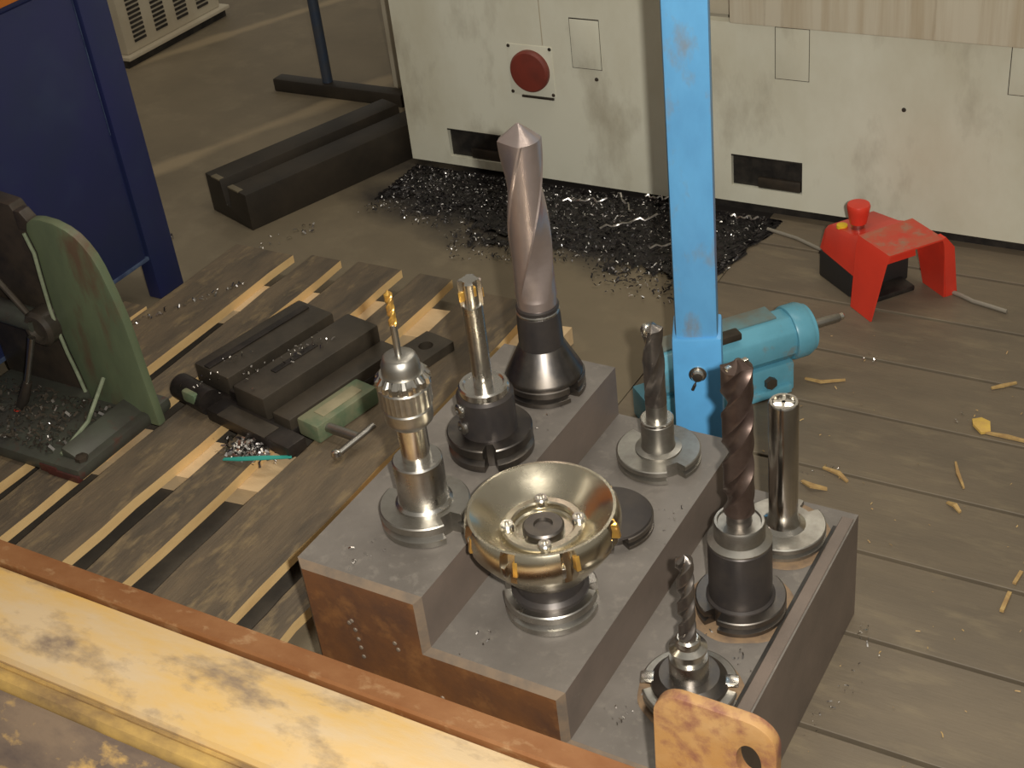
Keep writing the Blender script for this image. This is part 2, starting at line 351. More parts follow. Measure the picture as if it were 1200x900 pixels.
tag(drill(t, 'drill_tip', gold, .0044, .247, .287, .030, depth=.42, nz=50, seg=32, phase=1.2), 'gold coated fluted tip')

# 2 indexable mill holder, top step middle
t = tool('end_mill_holder', 'black side-lock holder with slim silver insert mill, middle of top step', 0, 1, 'milling tool')
flange(t, flange_dark, nz=(-1.05, -1.05 + PI), h=.03, w=.11)
cyl(t, 'holder_body', black, .0325, .030, .080, .003)
for zz, aa in ((.044, -2.05), (.066, -2.1)):
    sc = MB().lathe([(.0005, 0), (.0085, 0), (.0085, .006), (.0065, .0075), (.0038, .0078), (.0038, .0045), (.0005, .0045)], 24, 0, T(.0315 * math.cos(aa), .0315 * math.sin(aa), zz, ry=PI / 2, rz=0) if False else Matrix.Translation((.0288 * math.cos(aa), .0288 * math.sin(aa), zz)) @ Matrix.Rotation(aa, 4, 'Z') @ Matrix.Rotation(PI / 2, 4, 'Y')).build('set_screw', steel, t)
MB().lathe([(.0005, .080), (.0285, .080), (.0285, .088), (.0268, .090), (.0235, .090), (.0215, .088), (.0005, .088)], 56).build('clamp_ring', bright, t)
cyl(t, 'mill_shank', steel, .0112, .088, .192, .0006, 32)
ms = MB().lathe([(.0005, .190), (.0118, .190), (.0128, .194), (.0128, .221), (.0108, .2225), (.0005, .2225)], 64, 0, None, notch((-.2, -.2 + PI, 1.2, 1.2 + PI), .42, .0085)).build('cutter_head', bright, t, angle=25)
for a, zz in ((-.62, .213), (-.62 + PI, .213), (.8, .203), (.8 + PI, .203)):
    MB().box(.007, .0140, -.0012, .0018, -.0055, .0055, bev=.0008, mx=T(0, 0, zz, rz=a)).build('carbide_insert', gold, ms)

# 3 large drill, top step back
t = tool('large_twist_drill', 'huge rosy grey twist drill in a black conical holder, back of top step', 0, 2, 'drill')
flange(t, flange_dark, h=.022, r=.0485, nz=(-.25, -.25 + PI), w=.12)
cone = MB().lathe([(.0005, .022), (.0465, .022), (.0465, .026), (.0455, .028), (.0285, .062), (.027, .064), (.0005, .064)], 64).build('holder_cone', flange_dark, t)
MB().lathe([(.0005, .064), (.0268, .064), (.0262, .1), (.0255, .1075), (.0242, .109), (.0242, .113), (.0255, .1145), (.0255, .1165), (.024, .118), (.0005, .118)], 56).build('holder_body', black, t)
MB().lathe([(.0248, .1075), (.0259, .1085), (.0259, .1105), (.0248, .1115)], 48).build('holder_ring', steel, t)
cyl(t, 'drill_shank', pinksteel, .0232, .1175, .1305, .001)
drill(t, 'drill_flutes', pinksteel, .0243, .130, .345, .50, depth=.22, tip=.80, runout=.045, phase=-1.9, seg=72, nz=110)

# 4 face mill, middle step front
t = tool('face_mill', 'wide bowl-shaped silver face mill with gold inserts, front of middle step', 1, 0, 'face mill')
flange(t, steel, nz=(.4, .4 + PI), h=.026, r=.0495, w=.12)
MB().lathe([(.0005, .026), (.041, .026), (.041, .030), (.0365, .034), (.0365, .056), (.0005, .056)], 56).build('holder_neck', black, t)
hd = MB()
hd.lathe([(.0005, .054), (.040, .054), (.047, .058), (.058, .072), (.071, .090), (.0785, .102), (.0805, .116), (.0785, .128), (.0755, .1325), (.0725, .1325), (.069, .130), (.060, .1215), (.050, .1125), (.0435, .1075), (.0425, .1070), (.0425, .1105), (.0405, .112), (.034, .112), (.0325, .1105), (.0325, .104), (.030, .1025), (.0005, .1025)], 120, 0, None,
    lambda a, r, z: r - (.009 if r > .0765 and ((a * 8 / (2 * PI)) % 1.0) < .15 else 0))
head = hd.build('cutter_body', headmat, t, angle=30)
MB().lathe([(.0005, .102), (.0215, .102), (.0215, .1085), (.0195, .1105), (.010, .1105), (.009, .1075), (.0005, .1075)], 40).build('centre_bolt', flange_dark, t)
for q in range(4):
    a = .55 + q * PI / 2
    s_ = MB().lathe([(.0005, .1075), (.0075, .1075), (.0075, .1145), (.0062, .116), (.0038, .116), (.0034, .1125), (.0005, .1125)], 24, 0, T(.0365 * math.cos(a), .0365 * math.sin(a), 0)).build('hub_screw', bright, t)
for q in range(8):
    a = 2 * PI * (q + .17) / 8 + .02
    MB().box(-.007, .0085, -.0022, .0028, -.0085, .0085, bev=.001, mx=T(.0725 * math.cos(a), .0725 * math.sin(a), .116, rz=a) @ Matrix.Rotation(-.18, 4, 'Y')).build('carbide_insert', gold, head)
    a2 = a - .2
    MB().box(-.006, .0035, -.004, .004, -.007, .007, bev=.001, mx=T(.0745 * math.cos(a2), .0745 * math.sin(a2), .108, rz=a2) @ Matrix.Rotation(.15, 4, 'Y')).build('clamp_wedge', bright, head)

# 5 short black holder, middle of middle step
t = tool('short_tool_holder', 'low dark empty holder flange half hidden behind the face mill', 1, 1, 'tool holder')
flange(t, flange_dark, nz=(2.3, 2.3 + PI), h=.016)
MB().lathe([(.0005, .016), (.0475, .016), (.0465, .0185), (.012, .0188), (.0105, .017), (.0005, .017)], 64).build('holder_face', black, t)

# 6 end mill, middle step back
t = tool('ball_end_mill', 'slender grey end mill with bright rounded tip beside the blue post', 1, 2, 'milling tool')
flange(t, satin, nz=(-.7, -.7 + PI), h=.018, r=.0498, w=.2)
MB().lathe([(.0005, .018), (.0275, .018), (.0275, .020), (.0205, .022), (.0195, .026), (.0195, .057), (.018, .0585), (.0005, .0585)], 48).build('collet_nut', satin, t)
MB().lathe([(.0005, .0585), (.0198, .0585), (.0198, .0615), (.0185, .0625), (.0005, .0625)], 48).build('collet_ring', bright, t)
cyl(t, 'mill_shank', satin, .0125, .062, .084, .001, 32)
drill(t, 'mill_flutes', drillgrey, .0128, .083, .190, .19, depth=.36, tip=.35, runout=.012, phase=.2, seg=40)
MB().lathe([(.0005, 0), (.0055, 0), (.0055, .010), (.004, .0125), (.0005, .0130)], 20, 0, T(-.0045, -.005, .1785)).build('carbide_tip', bright, t)

# 7 small drill, lower step front
t = tool('small_twist_drill', 'short dark twist drill in a small silver collar behind the rusty lug', 2, 0, 'drill')
MB().lathe([(.049, .0002), (.056, .0002), (.055, .0007), (.050, .0007)], 64, 0, None, lambda a, r, z: r * (1 + .03 * math.sin(3 * a) + .02 * math.sin(7 * a))).build('rust_ring', rustring, t)
flange(t, satin, nz=(.35, .35 + PI), h=.016, r=.0495, w=.24)
MB().lathe([(.0005, .016), (.040, .016), (.0395, .020), (.031, .029), (.0005, .029)], 56).build('holder_shoulder', flange_dark, t)
MB().lathe([(.0005, .028), (.0205, .028), (.0205, .050), (.0195, .052), (.0005, .052)], 48).build('holder_body', steel, t)
MB().lathe([(.0005, .052), (.0165, .052), (.0165, .062), (.0195, .0635), (.0195, .0665), (.013, .070), (.0125, .078), (.0105, .080), (.0005, .080)], 48).build('collet', bright, t)
drill(t, 'drill_flutes', drillgrey, .0092, .079, .188, .062, depth=.56, tip=.7, runout=.012, phase=.4, seg=36)
for a in (.35, .35 + PI):
    MB().box(.030, .050, -.007, .007, .0175, .0225, bev=.0012, mx=T(0, 0, 0, rz=a)).build('drive_key', bright, t)

# 8 brown drill, lower step middle
t = tool('brown_twist_drill', 'long brown twist drill in a thick black cylindrical holder, lowest step', 2, 1, 'drill')
MB().lathe([(.049, .0002), (.060, .0002), (.058, .0007), (.050, .0007)], 64, 0, None, lambda a, r, z: r * (1 + .04 * math.sin(2 * a + 1) + .02 * math.sin(7 * a))).build('rust_ring', rustring, t)
flange(t, flange_dark, nz=(-1.9, -1.9 + PI), h=.02, r=.0495, w=.16)
MB().lathe([(.0005, .020), (.0375, .020), (.0375, .022), (.0345, .024), (.0345, .096), (.033, .098), (.0005, .098)], 64).build('holder_body', black, t)
MB().lathe([(.0005, .098), (.0345, .098), (.0345, .1), (.0275, .104), (.0275, .122), (.0262, .1245), (.0235, .1245), (.0225, .122), (.0005, .122)], 56).build('holder_collar', satin, t)
cyl(t, 'drill_shank', drillgrey, .0135, .121, .142, .001, 32)
drill(t, 'drill_flutes', brownsteel, .0165, .138, .327, .125, depth=.45, tip=.55, runout=.02, phase=2.2, seg=48, nz=110)
MB().box(-.014, .014, -.003, .003, -.004, .004, bev=.0012, mx=T(0, 0, .3185, rz=1.1)).build('carbide_tip', bright, t)

# 9 boring bar, lower step back
t = tool('boring_bar', 'smooth silver bar with flared foot and slotted end, back of lowest step', 2, 2, 'boring bar')
MB().lathe([(.049, .0002), (.058, .0002), (.056, .0007), (.050, .0007)], 64, 0, None, lambda a, r, z: r * (1 + .05 * math.sin(2 * a + 4) + .02 * math.sin(5 * a))).build('rust_ring', rustring, t)
flange(t, satin, nz=(-1.95, -1.95 + PI), h=.018, r=.049, w=.2)
MB().lathe([(.0005, .018), (.026, .018), (.020, .0215), (.0178, .027), (.0168, .036), (.0168, .1885), (.0155, .191), (.0125, .191), (.0115, .188), (.0005, .188)], 48).build('bar_shank', mat('ground_steel', (.60, .57, .52), (.48, .45, .40), 1.0, .17, 30, .4, .7, rvar=.06), t)
MB().box(-.0115, .0115, -.0018, .0018, .186, .1905, mx=T(0, 0, 0, rz=.3)).build('end_key', bright, t)
MB().box(-.0018, .0018, -.0115, .0115, .186, .1905, mx=T(0, 0, 0, rz=.3)).build('end_key', bright, t)

# ---------------------------------------------------------------- yellow beam and lug in front
bt = thing('yellow_steel_beam', 'chipped yellow painted steel beam with rusty rim in the foreground', 'beam', (-.2, -.2, 0))
def yprism(poly, x0, x1):   # poly in (y,z) -> extrude along x, relative to the beam's base
    mb = MB(); n = len(poly)
    vs = [(x0 + .2, y + .2, z) for y, z in poly] + [(x1 + .2, y + .2, z) for y, z in poly]
    fs = [tuple(range(n)), tuple(reversed(range(n, 2 * n)))] + [(i, n + i, n + (i + 1) % n, (i + 1) % n) for i in range(n)]
    return mb.add(vs, fs)
X0, X1 = -1.15, .575
yprism([(-.066, 0), (-.066, .2475), (-.068, .25), (-.093, .25), (-.0955, .2475), (-.0955, 0)], X0, X1).build('rusty_rim', rustrim, bt)
tp = [(-.0965, .0), (-.0965, .240), (-.100, .2445)]
for i in range(9):
    u = i / 8; tp.append((-.105 - .098 * u, .2455 + .0065 * math.sin(PI * u)))
tp += [(-.207, .241), (-.207, 0)]
yprism(tp, X0, X1).build('yellow_face', yellow, bt)
yprism([(-.2075, .0), (-.2075, .2385), (-.211, .237), (-.2145, .240), (-.218, .246), (-.224, .2475), (-.230, .246), (-.234, .241), (-.2355, .235), (-.2355, 0)], X0, X1).build('raised_ridge', ridgem, bt)
yprism([(-.236, 0), (-.236, .237), (-.26, .232), (-.30, .212), (-.35, .178), (-.40, .13), (-.43, .08), (-.44, 0)], X0, X1).build('worn_face', wornyellow, bt)
# lug with slot hole
lo = []
def arc(cx, cz, r, a0, a1, n=8): return [(cx + r * math.cos(a0 + (a1 - a0) * i / n), cz + r * math.sin(a0 + (a1 - a0) * i / n)) for i in range(n + 1)]
outer = [(.452, .2465)] + list(reversed(arc(.480, .345, .026, PI / 2, PI))) + list(reversed(arc(.537, .343, .027, 0, PI / 2))) + [(.563, .2465)]
hc = (.5395, .322); NN = 96
def ray_out(a):
    d = (math.cos(a), math.sin(a)); best = None
    for i in range(len(outer)):
        p, q = outer[i], outer[(i + 1) % len(outer)]
        ex, ez = q[0] - p[0], q[1] - p[1]; det = d[0] * -ez + d[1] * ex
        if abs(det) < 1e-12: continue
        rx, rz = p[0] - hc[0], p[1] - hc[1]
        tt = (rx * -ez + rz * ex) / det; uu = (d[0] * rz - d[1] * rx) / det
        if tt > 0 and -1e-6 <= uu <= 1 + 1e-6: best = tt if best is None else min(best, tt)
    return (hc[0] + d[0] * best, hc[1] + d[1] * best)
ro = [ray_out(2 * PI * i / NN) for i in range(NN)]
ri = [(hc[0] + .0108 * math.cos(2 * PI * i / NN), hc[1] + .0195 * math.sin(2 * PI * i / NN)) for i in range(NN)]
lm = MB(); ya, yb = -.079, -.0668
vs = [(x + .2, ya + .2, z) for x, z in ro] + [(x + .2, ya + .2, z) for x, z in ri] + [(x + .2, yb + .2, z) for x, z in ro] + [(x + .2, yb + .2, z) for x, z in ri]
fs = []
for i in range(NN):
    j = (i + 1) % NN
    fs += [(i, j, NN + j, NN + i), (2 * NN + i, 3 * NN + i, 3 * NN + j, 2 * NN + j), (i, 2 * NN + i, 2 * NN + j, j), (NN + i, NN + j, 3 * NN + j, 3 * NN + i)]
tag(lm.add(vs, fs).build('lug_plate', rustlug, bt, bevel=.0016), 'rusty orange lug with a slot hole')
MB().box(.452 + .2, .552 + .2, -.112 + .2, -.079 + .2, .2465, .262, bev=.004).build('lug_foot', rustlug, bt)

# ---------------------------------------------------------------- duckboard
dk = thing('wooden_duckboard', 'weathered wooden duckboard of long slats with pale sawn edges left of block', 'duckboard', (-.5, .4, 0))
def slat(x0, x1, y0, y1, mbl=0):
    mb = MB(); nseg = 14; vs = []; fs = []; ms = []
    js = [random.uniform(-.0025, .0025) for _ in range(nseg + 1)]; jt = [random.uniform(-.0012, .0012) for _ in range(nseg + 1)]
    for i in range(nseg + 1):
        y = y0 + (y1 - y0) * i / nseg
        for (x, z) in ((x0 + js[i - 1] * .6, .0335), (x1 + js[i], .0335), (x1 + js[i], .0495 + jt[i]), (x0 + js[i - 1] * .6, .0495 + jt[i])): vs.append((x + .5, y - .4, z))
    for i in range(nseg):
        for q in range(4):
            a = i * 4 + q; b = i * 4 + (q + 1) % 4
            fs.append((a, b, b + 4, a + 4)); ms.append(0 if q == 2 else 1)
    fs += [(3, 2, 1, 0), tuple(nseg * 4 + q for q in range(4))]; ms += [1, 1]
    mb.v = vs; mb.f = fs; mb.m = ms
    return mb.build('slat', [slat_top, slat_side], dk, angle=20)
for x0, x1, y1 in ((-.935, -.885, .66), (-.875, -.742, .905), (-.708, -.642, .918), (-.608, -.516, .925), (-.476, -.408, .925), (-.355, -.225, .905), (-.188, -.145, .42)):
    slat(x0, x1, -.055, y1)
for y0, slope in ((.30, .11), (.74, .11), (-.04, .02)):
    mb = MB()
    xa, xb = -.868, -.15
    vs = []
    for z in (.0023, .0333):
        for (x, yy) in ((xa, y0), (xb, y0), (xb, y0 + .09), (xa, y0 + .09)): vs.append((x + .5, yy - .4 + (x + .6) * slope, z))
    mb.add(vs, [(0, 1, 2, 3), (7, 6, 5, 4), (0, 4, 5, 1), (1, 5, 6, 2), (2, 6, 7, 3), (3, 7, 4, 0)]).build('batten', batten_m, dk)

MB().box(-.93 + .5, -.215 + .5, -.055 - .4, .84 - .4, .0008, .0022).build('gap_underlay', mat('dark_underlay', (.055, .046, .036), (.085, .07, .052), 0, .7, 12), dk)  # thin dark sheet under the slats, darkens the gaps between them

# ---------------------------------------------------------------- blue post behind the block
pt = thing('blue_steel_post', 'tall light blue square steel post in a bolted sleeve behind block', 'post', (.2, .6, 0), math.radians(22))
MB().box(-.06, .06, -.06, .06, 0, .008, bev=.001).build('base_plate', bluesleeve, pt)
MB().box(-.0318, .0318, -.0318, .0318, .008, .275, bev=.0045).build('sleeve', bluesleeve, pt)
MB().box(-.0272, .0272, -.0272, .0272, .27, 1.75, bev=.007).build('upright', bluepaint, pt)
bo = MB().lathe([(.0005, 0), (.0115, 0), (.0115, .002), (.0085, .0025), (.0085, .007), (.0065, .0095), (.0005, .0105)], 24, 0, T(.0, -.0316, .222, rx=PI / 2)).build('bolt', bright, pt)
MB().tube([(-.001, -.0345, .216), (-.004, -.037, .208), (-.007, -.036, .200)], .0022, 8).build('split_pin', darkcast, bo)

# ---------------------------------------------------------------- turquoise unit on the floor
tu = thing('turquoise_machine_unit', 'turquoise painted metal unit with steel shaft lying behind blue post', 'machine part', (.132, .812, 0), -math.radians(40))
# local +y runs along the axis, +x faces the camera side
MB().box(-.032, .029, -.125, .118, 0, .052, bev=.005).build('mounting_base', turq, tu)
mb = MB(); oc = []
for kx, kz in ((-.018, .12), (.012, .12), (.030, .105), (.034, .09), (.030, .066), (.018, .05), (-.02, .05), (-.036, .066), (-.038, .09), (-.034, .108)): oc.append((kx, kz))
mb.prism(oc, -.10, .122).build('upper_body', [turq, turqdirty], tu, angle=25, bevel=.003)
MB().box(-.03, .006, -.09, .10, .1195, .1235, bev=.0015).build('top_cover', turqdirty, tu)
MB().lathe([(.0005, 0), (.041, 0), (.0425, .003), (.0425, .024), (.040, .030), (.037, .031), (.037, .036), (.030, .040), (.0005, .041)], 48, 0, T(-.002, .12, .084, rx=-PI / 2)).build('end_cap', turq, tu)
MB().lathe([(.0005, 0), (.012, 0), (.012, .004), (.0075, .006), (.0075, .05), (.006, .053), (.0005, .053)], 24, 0, T(-.002, .160, .084, rx=-PI / 2)).build('drive_shaft', satin, tu)
MB().lathe([(.0005, 0), (.0055, 0), (.0055, .006), (.0035, .008), (.0005, .008)], 16, 0, T(-.002, .2125, .084, rx=-PI / 2)).build('shaft_tip', bright, tu)
MB().box(.026, .036, .03, .11, .002, .016, bev=.002).build('foot_flange', turq, tu)
MB().lathe([(.0005, 0), (.010, 0), (.010, .008), (.0005, .009)], 6, 0, T(.029, .075, .028, ry=PI / 2)).build('bolt', darkcast, tu)
MB().box(.010, .030, -.02, .03, .118, .130, bev=.003).build('terminal_lump', darkcast, tu)

# ---------------------------------------------------------------- red foot switch
pd = thing('red_foot_switch', 'bright red hooded foot switch with knob on floor before machine', 'foot switch', (.323, 1.164, 0), math.atan2(-.61, .79))
# local +x points out of the hood, +y across it
MB().box(-.175, -.082, -.058, .058, 0, .05, bev=.004).build('base', rubber, pd)
MB().box(-.09, -.045, -.045, .045, 0, .010, bev=.003).build('treadle_plate', dark, pd)
mb = MB(); th = .003
def hood(x, inset_):
    b_, tz, tw = .073 - inset_, .122 - inset_, .052 - inset_
    return [(x, -b_, 0 if x > -.05 else .045), (x, -tw - .006, tz - .012), (x, -tw, tz), (x, tw, tz), (x, tw + .006, tz - .012), (x, b_, 0 if x > -.05 else .045)]
def hood2(xt, xb, inset_, zb):
    b_, tz, tw = .073 - inset_, .122 - inset_, .052 - inset_
    return [(xb, -b_, zb), (xt + (xb - xt) * .12, -tw - .0055, tz - .014), (xt, -tw, tz), (xt, tw, tz), (xt + (xb - xt) * .12, tw + .0055, tz - .014), (xb, b_, zb)]
so = [hood2(.012, -.002, 0, 0), hood2(-.072, -.058, 0, .001)]; si = [hood2(.012, -.002, th, 0), hood2(-.072, -.058, th, .001)]
vs = so[0] + so[1] + si[0] + si[1]; fs = []; ms = []
for i in range(5):
    fs.append((i, i + 1, 6 + i + 1, 6 + i)); ms.append(1 if i == 2 else 0)
    fs.append((12 + i, 18 + i, 18 + i + 1, 12 + i + 1)); ms.append(0)
    fs.append((i, 12 + i, 12 + i + 1, i + 1)); ms.append(0); fs.append((6 + i, 6 + i + 1, 18 + i + 1, 18 + i)); ms.append(0)
fs += [(0, 6, 18, 12), (5, 17, 23, 11)]; ms += [0, 0]
mb.v = vs; mb.f = fs; mb.m = ms
mb.build('hood', [redpaint, reddusty], pd, angle=40)
mb = MB()
def sec(x, hw, tw, z0, z1): return [(x, -hw, z0), (x, -tw, z1 - .006), (x, -tw + .006, z1), (x, tw - .006, z1), (x, tw, z1 - .006), (x, hw, z0)]
ss = [sec(-.070, .062, .053, .05, .119), sec(-.10, .060, .051, .05, .108), sec(-.165, .056, .048, .05, .098), sec(-.18, .053, .044, .05, .088)]
vs = [p for s_ in ss for p in s_]; fs = [tuple(range(6)), tuple(reversed(range(18, 24)))]
for i in range(3):
    for q in range(6): fs.append((i * 6 + q, i * 6 + (q + 1) % 6, i * 6 + 6 + (q + 1) % 6, i * 6 + 6 + q))
mb.add(vs, fs).build('rear_cover', redpaint, pd, angle=40)
fm = MB(); prof = [(.0735, 0), (.0535, .106), (.050, .1225), (.056, .1225), (.074, .100), (.096, .0)]
fm.add([(-.004 - .001 * (z < .05), y, z) for y, z in prof] + [(.011 - .012 * (z < .05), y, z) for y, z in prof], [(0, 1, 2, 3, 4, 5), (11, 10, 9, 8, 7, 6)] + [(q, q + 6, (q + 1) % 6 + 6, (q + 1) % 6) for q in range(6)]).build('side_flange', redpaint, pd, angle=30)
MB().lathe([(.0005, 0), (.011, 0), (.011, .012), (.0005, .012)], 24, 0, T(-.12, -.02, .103)).build('knob_stem', steel, pd)
MB().lathe([(.0005, .012), (.014, .012), (.018, .034), (.0195, .042), (.018, .046), (.0005, .047)], 32, 0, T(-.12, -.02, .103)).build('knob', redpaint, pd)
MB().lathe([(.0005, 0), (.0095, 0), (.009, .005), (.0005, .007)], 24, 0, T(-.142, -.036, .1005)).build('indicator_button', yellowdot, pd)
cb = MB().tube([(-.17, 0, .02), (-.195, -.002, .008), (-.237, -.009, .004), (-.30, -.022, .004), (-.36, -.047, .004)], .0032, 8).build('cable', wire, pd)
tag(MB().tube([(.374, 1.236, .004), (.392, 1.229, .004), (.413, 1.218, .004), (.44, 1.212, .004), (.470, 1.204, .004)], .0036, 8).build('grey_cable_end', wire), 'pale grey cable end on the floor right of the red foot switch', 'cable')

# ---------------------------------------------------------------- cream machine
mc = thing('machine_tool', 'large cream painted machine base with stained panels and dark slots', 'machine', (.2, 1.8, 0))
OX, OY = .2, 1.8
MY = 1.392
def panel(name, x0, x1, z0, z1, holes, m, y0=MY, y1=MY + .02):
    xs = sorted({x0, x1, *[h[0] for h in holes], *[h[1] for h in holes]}); zs = sorted({z0, z1, *[h[2] for h in holes], *[h[3] for h in holes]})
    inh = lambda cx, cz: any(h[0] < cx < h[1] and h[2] < cz < h[3] for h in holes)
    mb = MB(); nx, nz = len(xs), len(zs); vid = {}
    def v(i, j, b):
        if (i, j, b) not in vid: vid[(i, j, b)] = len(mb.v); mb.v.append((xs[i] - OX, (y1 if b else y0) - OY, zs[j]))
        return vid[(i, j, b)]
    solid = lambda i, j: 0 <= i < nx - 1 and 0 <= j < nz - 1 and not inh((xs[i] + xs[i + 1]) / 2, (zs[j] + zs[j + 1]) / 2)
    for i in range(nx - 1):
        for j in range(nz - 1):
            if not solid(i, j): continue
            mb.f.append((v(i, j, 0), v(i + 1, j, 0), v(i + 1, j + 1, 0), v(i, j + 1, 0))); mb.f.append((v(i, j, 1), v(i, j + 1, 1), v(i + 1, j + 1, 1), v(i + 1, j, 1)))
            if not solid(i - 1, j): mb.f.append((v(i, j, 0), v(i, j + 1, 0), v(i, j + 1, 1), v(i, j, 1)))
            if not solid(i + 1, j): mb.f.append((v(i + 1, j, 0), v(i + 1, j, 1), v(i + 1, j + 1, 1), v(i + 1, j + 1, 0)))
            if not solid(i, j - 1): mb.f.append((v(i, j, 0), v(i, j, 1), v(i + 1, j, 1), v(i + 1, j, 0)))
            if not solid(i, j + 1): mb.f.append((v(i, j + 1, 0), v(i + 1, j + 1, 0), v(i + 1, j + 1, 1), v(i, j + 1, 1)))
    mb.m = [0] * len(mb.f); return mb.build(name, m, mc, angle=20)
S1 = (-.700, -.560, .033, .095); S2 = (-.078, .058, .058, .122)
panel('left_door_panel', -.798, -.206, .014, 1.1, [S1], cream)
panel('right_door_panel', -.203, 1.6, .026, .372, [S2], cream)
MB().box(-.796 - OX, 1.6 - OX, 1.46 - OY, 2.3 - OY, .0, 1.1).build('machine_body', creamold, mc)
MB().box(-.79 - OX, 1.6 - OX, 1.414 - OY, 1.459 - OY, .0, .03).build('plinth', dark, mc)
MB().box(-.798 - OX, -.790 - OX, 1.4125 - OY, 1.4595 - OY, .014, 1.1).build('side_strip', creamold, mc)
MB().box(-.20 - OX, -.064 - OX, 1.43 - OY, 1.459 - OY, .37, 1.1).build('recess_panel', creamold, mc)
ub = MB().box(-.066 - OX, 1.6 - OX, 1.365 - OY, 1.459 - OY, .380, 1.1, mx=Matrix.Identity(4)).build('upper_guard', creamdirty, mc, bevel=.004)
for s_, nm in ((S1, 'slot_recess'), (S2, 'slot_recess')):
    a, b, c, d = s_
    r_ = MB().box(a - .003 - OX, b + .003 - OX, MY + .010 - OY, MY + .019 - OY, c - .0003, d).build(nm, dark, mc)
    MB().box(a - OX, b - OX, MY - .001 - OY, MY + .003 - OY, d - .003, d, bev=.0008).build('slot_lip', dark, r_)
    MB().box(a + .05 - OX, b - .004 - OX, MY + .002 - OY, MY + .012 - OY, c + .001, c + .022, bev=.003).build('slot_block', darkcast, r_)
for (a, b, c, d) in ((-.393, -.333, .258, .352), (.008, .068, .278, .370), (.402, .462, .292, .371)):
    q = MB().box(a - .0014 - OX, b + .0008 - OX, MY - .0004 - OY, MY + .002 - OY, c - .0014, d + .0022).build('latch_gap', darkcast, mc)
    MB().box(a - OX, b - OX, MY - .0018 - OY, MY + .002 - OY, c, d, bev=.0006).build('latch_cover', cream, q)
pl = MB().box(-.535 - OX, -.437 - OX, MY - .0012 - OY, MY + .001 - OY, .19, .292, bev=.0005).build('cap_plate', cream, mc)
MB().lathe([(.0005, 0), (.0415, 0), (.0415, .008), (.038, .0125), (.02, .0145), (.0005, .015)], 48, 0, T(-.486 - OX, MY - .001 - OY, .242, rx=PI / 2)).build('red_cap', redcap, mc)
for (a, c) in ((-.531, .288), (-.531, .195), (-.441, .288), (-.441, .196), (-.345, .238), (.235, .245)):
    MB().lathe([(.0005, 0), (.004, 0), (.003, .0022), (.0005, .0026)], 12, 0, T(a - OX, MY - .0005 - OY, c, rx=PI / 2)).build('screw', darkcast, mc)
MB().box(-.51 - OX, -.44 - OX, MY - .004 - OY, MY - .0006 - OY, .186, .1905).build('plate_ledge', darkcast, mc)
MB().box(-.4565 - OX, -.4545 - OX, MY - .0003 - OY, MY + .001 - OY, .295, .9).build('panel_seam', creamold, mc)

# ---------------------------------------------------------------- background left
cx = thing('blue_cabinet', 'dark blue steel cabinet with orange top panel at left edge', 'cabinet', (-1.25, .3, 0))
CX, CY = -1.25, .3
MB().box(-1.55 - CX, -.956 - CX, -.4 - CY, .80 - CY, .085, .605).build('carcass', navy, cx)
MB().box(-.9555 - CX, -.950 - CX, -.4 - CY, .745 - CY, .088, .596, bev=.0015).build('side_panel', navy, cx)
MB().box(-.9555 - CX, -.951 - CX, .7468 - CY, .7482 - CY, .33, .6).build('panel_seam', navyseam, cx)
MB().box(-.975 - CX, -.945 - CX, .752 - CY, .815 - CY, 0, .60, bev=.002).build('corner_leg', navy, cx)
MB().box(-.975 - CX, -.945 - CX, -.4 - CY, -.34 - CY, 0, .60, bev=.002).build('corner_leg', navy, cx)
MB().box(-1.55 - CX, -1.52 - CX, .755 - CY, .815 - CY, 0, .60, bev=.002).build('corner_leg', navy, cx)
MB().box(-.955 - CX, -.9475 - CX, -.4 - CY, .752 - CY, .083, .090, bev=.001).build('bottom_rail', navyseam, cx)
MB().box(-1.55 - CX, -.945 - CX, -.4 - CY, .70 - CY, .606, 1.0, bev=.003).build('top_panel', orange, cx)

vb = thing('louvred_cabinet', 'cream metal housing with columns of louvre slots in far left background', 'cabinet', (-2.1, 1.85, 0))
VX, VY = -2.1, 1.85
MB().box(-2.4 - VX, -1.86 - VX, 1.66 - VY, 2.06 - VY, 0, .022).build('plinth', dark, vb)
MB().box(-2.4 - VX, -1.845 - VX, 1.655 - VY, 2.065 - VY, .022, .032, bev=.002).build('base_ledge', creamold, vb)
MB().box(-2.4 - VX, -1.86 - VX, 1.67 - VY, 2.045 - VY, .032, .75, bev=.006).build('housing', creamold, vb)
for q in range(4):
    yc = 1.725 + q * .084
    for j in range(26):
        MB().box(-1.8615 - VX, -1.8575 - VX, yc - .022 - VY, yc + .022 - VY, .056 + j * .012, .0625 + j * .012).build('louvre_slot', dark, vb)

ts = thing('pipe_stand', 'dark T-foot stand with thin blue upright pipe in the background', 'stand', (-1.18, 1.66, 0))
MB().box(-.185, .19, -.018, .018, 0, .032, bev=.004).build('foot_bar', channelm, ts)
MB().tube([(-.035, .005, .03), (-.035, .005, 1.2)], .0125, 16).build('upright_pipe', bluepipe, ts)
cw = thing('cream_side_cabinet', 'narrow cream cabinet edge standing behind the machine corner', 'cabinet', (-.9, 1.9, 0))
MB().box(-.165, .09, -.17, .4, .0, 1.0, bev=.003).build('housing', creamold, cw)
MB().box(-.168, -.14, -.175, -.1695, .01, 1.0, bev=.001).build('corner_strip', creamold, cw)

